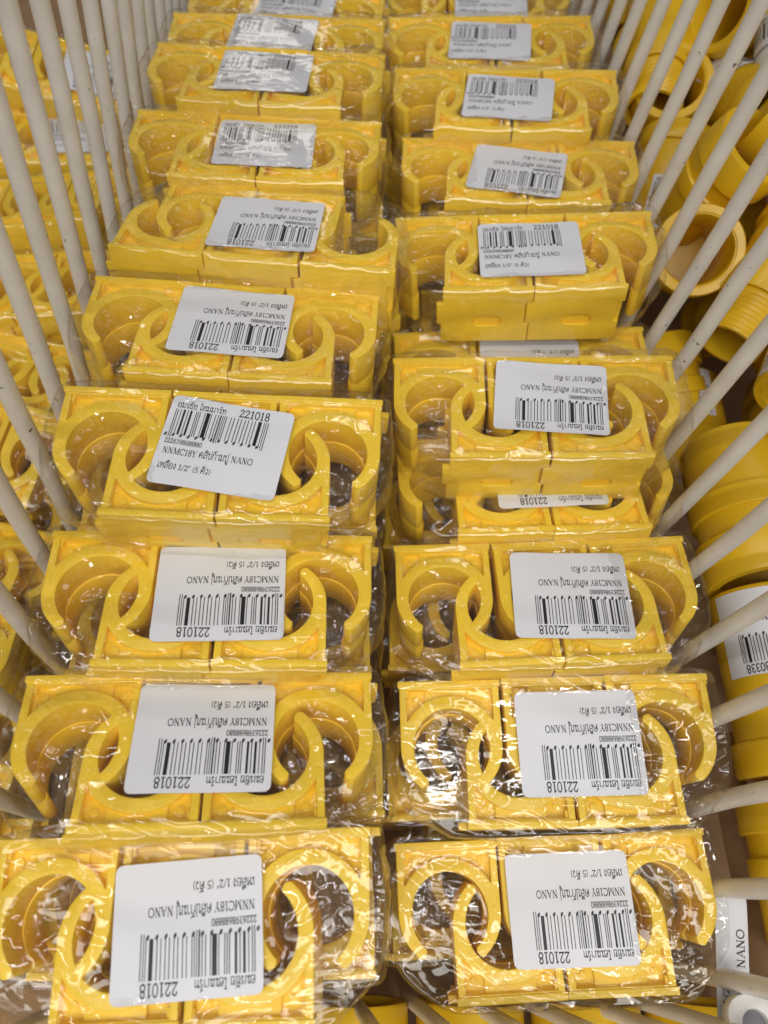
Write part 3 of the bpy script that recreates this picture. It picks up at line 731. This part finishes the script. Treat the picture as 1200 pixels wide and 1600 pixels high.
FITS = [
 # pos, direction of the collared mouth, kind, label angle, roll, words
 ((125, 4, -20), (0.03, 1, .0), 0, None, 'with tapered body pointing at the viewer, nearest the cardboard strip'),
 ((128, 53, -14), (0.02, -1, -0.04), 0, 90, 'carrying the clearly readable white barcode label, by the right edge'),
 ((126, 107, -8), (0.05, -1, 0.0), 0, None, 'with smooth barrel just behind the labelled one'),
 ((124, 150, -32), (-.05, -1, 0), 0, 100, 'low down with a part-hidden white label behind the wires'),
 ((150, 120, 12), (0.35, -1, 0.1), 0, None, 'large and slanting at the right edge, above the low labelled one'),
 ((140, 158, 12), (.5, 1, .1), 1, 60, 'with white paper label on its shoulder, halfway up the right edge'),
 ((117, 165, -28), (-.2, 1, .3), 0, None, 'deep in shade close to the right wires'),
 ((121, 205, 3), (-.25, -.75, .9), 0, None, 'with its dark open mouth facing the wires'),
 ((153, 205, 16), (-.45, -.55, 1), 0, None, 'with a wide oval mouth at the right edge'),
 ((120, 243, 0), (.3, 1, .5), 0, 250, 'with white label lying against the wires, mid way back'),
 ((158, 250, 12), (-1, .3, .35), 0, None, 'lying crosswise behind the one with the oval mouth'),
 ((125, 285, 4), (-.2, -.5, 1), 1, None, 'standing nearly upright beside the wires'),
 ((162, 292, 14), (.2, -.4, 1), 0, 0, 'standing upright with a label round its far side'),
 ((130, 322, 6), (-.6, -.8, .4), 0, 40, 'showing a round white labelled side between two wires'),
 ((170, 330, 14), (.6, -1, .6), 0, None, 'tilted with its mouth to the lower right, far back'),
 ((124, 362, 8), (0, 1, .6), 0, None, 'leaning away from the viewer, near the far right packs'),
 ((160, 372, 14), (1, .2, .4), 0, 120, 'lying sideways near the top right corner'),
 ((197, 300, 16), (-.3, -.6, 1), 0, None, 'in the outer row by the right edge, mouth up'),
 ((205, 345, 18), (.2, 1, .2), 1, None, 'in the outer row by the top right corner'),
 ((196, 250, 14), (.1, 1, .4), 0, 0, 'in the outer row with its barrel along the shelf'),
 ((130, 405, 10), (-.3, -.8, .8), 0, None, 'at the very back beside the far wires'),
 ((170, 415, 12), (.3, .5, 1), 0, 200, 'at the very back in the middle of the row'),
 ((212, 398, 14), (-.6, .2, .5), 0, None, 'at the very back toward the right'),
 ((150, 70, -50), (0, 1, 0), 0, None, 'in the bottom layer near the barcode-labelled one'),
 ((155, 160, -45), (.4, 1, 0), 0, None, 'in the bottom layer under the slanting ones'),
 ((150, 215, -42), (1, .3, 0), 0, None, 'in the bottom layer under the open mouths'),
 ((150, 270, -40), (.2, 1, 0), 0, None, 'in the bottom layer far back by the right wires'),
 ((155, 330, -38), (1, -.2, 0), 0, None, 'in the bottom layer below the far upright ones'),
 ((128, 225, 18), (.4, -.2, 1), 0, None, 'upright on top of the heap behind the shaded ones'),
 ((146, 228, 30), (-.8, .5, .3), 1, None, 'with ridged thread, lying on top mid way back'),
 ((136, 262, 22), (.1, -1, .5), 0, 30, 'with white label, leaning on top toward the viewer'),
 ((176, 268, 30), (.5, .5, .8), 0, None, 'on top near the right edge with its mouth up'),
 ((142, 300, 28), (-.9, -.3, .5), 0, None, 'on top, its open mouth toward the wires'),
 ((122, 305, 20), (.2, 1, .2), 1, None, 'squeezed on top against the far wires'),
 ((150, 345, 30), (.1, -.6, 1), 0, None, 'on top of the far heap, round mouth up'),
 ((186, 325, 34), (-.5, 1, .3), 0, 10, 'on top of the far heap with a white label'),
 ((132, 345, 24), (-.3, .9, .7), 0, None, 'on top of the far heap, leaning back'),
 ((138, 385, 28), (.9, -.4, .4), 1, None, 'crosswise at the back, ridged end outward'),
 ((176, 385, 32), (-.2, -.9, .7), 0, None, 'at the back of the top layer, mouth toward the viewer'),
 ((212, 315, 30), (.3, -.3, 1), 0, None, 'in the outer row on top, mouth up'),
 ((152, 420, 30), (.1, -.7, .9), 0, None, 'last on top beside the far wires'),
 ((195, 425, 34), (.8, .4, .5), 0, 50, 'last on top with a label at the back right'),
 ((152, 180, 30), (.2, 1, .25), 0, None, 'lying on top along the shelf near the right edge'),
 ((168, 200, 34), (-.3, -1, .4), 0, 20, 'small, on top at the right with white label facing up'),
 ((135, 190, 16), (.6, .8, .3), 1, None, 'small and ridged, on top close to the wires'),
 ((170, 160, 26), (-.9, .4, .3), 0, 60, 'small, labelled, resting on the slanting one'),
 ((150, 282, 40), (.1, 1, .4), 0, 0, 'topmost of the heap mid way back'),
 ((185, 240, 40), (-.4, -.7, .8), 0, None, 'topmost at the right edge with open mouth'),
 ((178, 352, 44), (.7, -.6, .4), 0, 80, 'topmost of the far heap with a label'),
 ((140, 245, -14), (.1, 1, .2), 0, None, 'filling the gap below the leaning labelled one'),
 ((185, 95, -6), (.1, 1, .1), 0, None, 'at the right edge beside the barcode-labelled one'),
 ((184, 150, -4), (-.2, 1, .2), 0, None, 'at the right edge beyond the large slanting one'),
 ((158, 20, -44), (.1, 1, 0), 1, None, 'deep behind the cardboard strip at the near right'),
 ((142, 190, -18), (.8, -1, .3), 0, None, 'wedged in the heap under the open-mouthed ones'),
 ((146, 138, -30), (.3, 1, 0), 0, None, 'wedged low in the heap behind the labelled column'),
 ((190, 200, -10), (.2, 1, .1), 0, None, 'beyond the oval mouth, cut by the photo\'s right edge'),
]
for i, (p, d, kd, la, words) in enumerate(FITS):
    if p[0] < 131: p = (p[0] - 11, p[1], p[2])
    fitting('yellow round pipe fitting ' + words, p, d, kd, la, roll=i * 37 % 360 if la is None else 0, sc=0.82 if (i == 0 or p[1] > 125) else 1.0)
for i in range(6):
    fitting('pale yellow fitting under the front packs, %s from the left' % WORDS[i].replace('front', 'first'), (-78 + i * 34.5, -52, -66), (0.02 * (i - 2), 1, 0), 0, None, i * 40, 0.88, 'yellow fittings below the near wire panel')

# cardboard strip and bagged tag by the right corner
V, Fc = sheet_grid(11, 110, 0.3, 4, 40)
rn = random.Random(5)
def torn(x, y): return x + (0.8 * noise.noise(Vector((x * .1, y * .6, 3))) if abs(x) > 5 else 0)
top = [(torn(x, y), y, .8 * math.sin(y * .05)) for x, y in V]
bot = [(x, y, z - 1.6) for x, y, z in top]; n = len(top)
Fb = [tuple(i + n for i in f[::-1]) for f in Fc]
edge = []
for j in range(40): edge.append((j * 5, (j + 1) * 5, (j + 1) * 5 + n, j * 5 + n)); edge.append(((j + 1) * 5 + 4, j * 5 + 4, j * 5 + 4 + n, (j + 1) * 5 + 4 + n))
cs = link('cardboard_strip', mesh_from('cardboard_strip', top + bot, Fc + Fb + edge), CARD, None, (104, -12, -34), (R(4), R(-62), R(-3)))
cs['label'] = 'torn brown cardboard strip standing between the right wires and the yellow fittings'; cs['category'] = 'cardboard'
tg = thing('paper_tag', 'white paper tag with sideways black writing beside the front right pack', 'tag', (91.5, -19, -25), (R(2), R(-8), R(84)))
V, Fc = sheet_grid(38, 8.6, .8, 12, 4)
link('paper', mesh_from('paper', [(x, y, .3 * math.sin(x * .12)) for x, y in V], Fc, True), PAPER, tg)
tv, tf = [], []
write(tv, tf, 'คอนเนคเตอร์ NANO', -17, -3.2, 27, 2.0, 1.05)
write(tv, tf, 'เหลือง 1/2"', -17, 1.0, 14, 1.7, 1.05)
link('printed_text', mesh_from('printed_text', [(x, y, .3 * math.sin(x * .12) + .06) for x, y in tv], tf), INK, tg)

hk = thing('corner_bracket', 'white plastic corner bracket with grey oval recess at the bottom right', 'bracket', (92, -37, -16), (R(-6), R(4), R(8)))
me = finish(extrude2d([rounded_rect(13, 28, 5, 8), [(x, y) for x, y in rounded_rect(6.4, 21, 3.1, 8)]], 4, 0.7, 0), 'plate'); link('plate', me, WHT, hk)
me = finish(extrude2d([rounded_rect(6.9, 21.5, 3.3, 8)], 2, 0.3, -1.0), 'recess'); link('recess', me, GRY, hk)

# ------------------------------------------------------------------ lights
def tube_or_fill_light(loc, size, power, aim=(0, .1, 0), col=(1, .965, .9)):
    l = bpy.data.lights.new('ceiling_tube_or_fill', 'AREA'); l.shape = 'RECTANGLE'; l.size, l.size_y = size; l.energy = power; l.color = col
    o = bpy.data.objects.new('ceiling_tube_or_fill', l); C.objects.link(o); o.location = loc
    o.rotation_euler = (Vector(aim) - Vector(loc)).to_track_quat('-Z', 'Y').to_euler()
    return o
tube_or_fill_light((0.55, 1.7, 1.35), (1.2, .03), 1.8)
tube_or_fill_light((-0.44, 0.1, 1.2), (.018, 1.0), 2.9)
tube_or_fill_light((0.44, 0.05, 1.2), (.018, 1.0), 2.9)
tube_or_fill_light((0.35, -0.75, 1.2), (.04, 1.0), 2.6, (0, 0, 0))
tube_or_fill_light((-0.02, -0.55, 0.86), (1.1, .5), 9.0, (0, -.3, 0))  # added soft fill panel, not a ceiling tube; brightens the near rows
tube_or_fill_light((-1.0, 5.2, 2.0), (1.3, .8), 10, (-.04, .25, .04))
w = bpy.data.worlds.new('World'); scn.world = w; w.use_nodes = True
w.node_tree.nodes['Background'].inputs[0].default_value = (1.0, 0.84, 0.66, 1)
w.node_tree.nodes['Background'].inputs[1].default_value = 0.08

# ------------------------------------------------------------------ camera
cd = bpy.data.cameras.new('camera'); cam = bpy.data.objects.new('camera', cd); C.objects.link(cam)
cam.location = (0, 0, 0.206); cam.rotation_euler = (math.atan(0.5), 0, 0)
cd.sensor_fit = 'VERTICAL'; cd.sensor_height = 24; cd.lens = 24 * 1180 / 1600
cd.clip_start = 0.005; cd.clip_end = 50
cd.dof.use_dof = True; cd.dof.focus_distance = 0.205; cd.dof.aperture_fstop = cd.lens / 2.0
scn.camera = cam
scn.view_settings.view_transform = 'Standard'; scn.view_settings.look = 'None'
scn.view_settings.exposure = -0.13; scn.view_settings.gamma = 1.0
scn.view_settings.use_curve_mapping = False
scn.cycles.transparent_max_bounces = 40
scn.cycles.max_bounces = 8; scn.cycles.diffuse_bounces = 4; scn.cycles.glossy_bounces = 3
scn.cycles.caustics_reflective = False
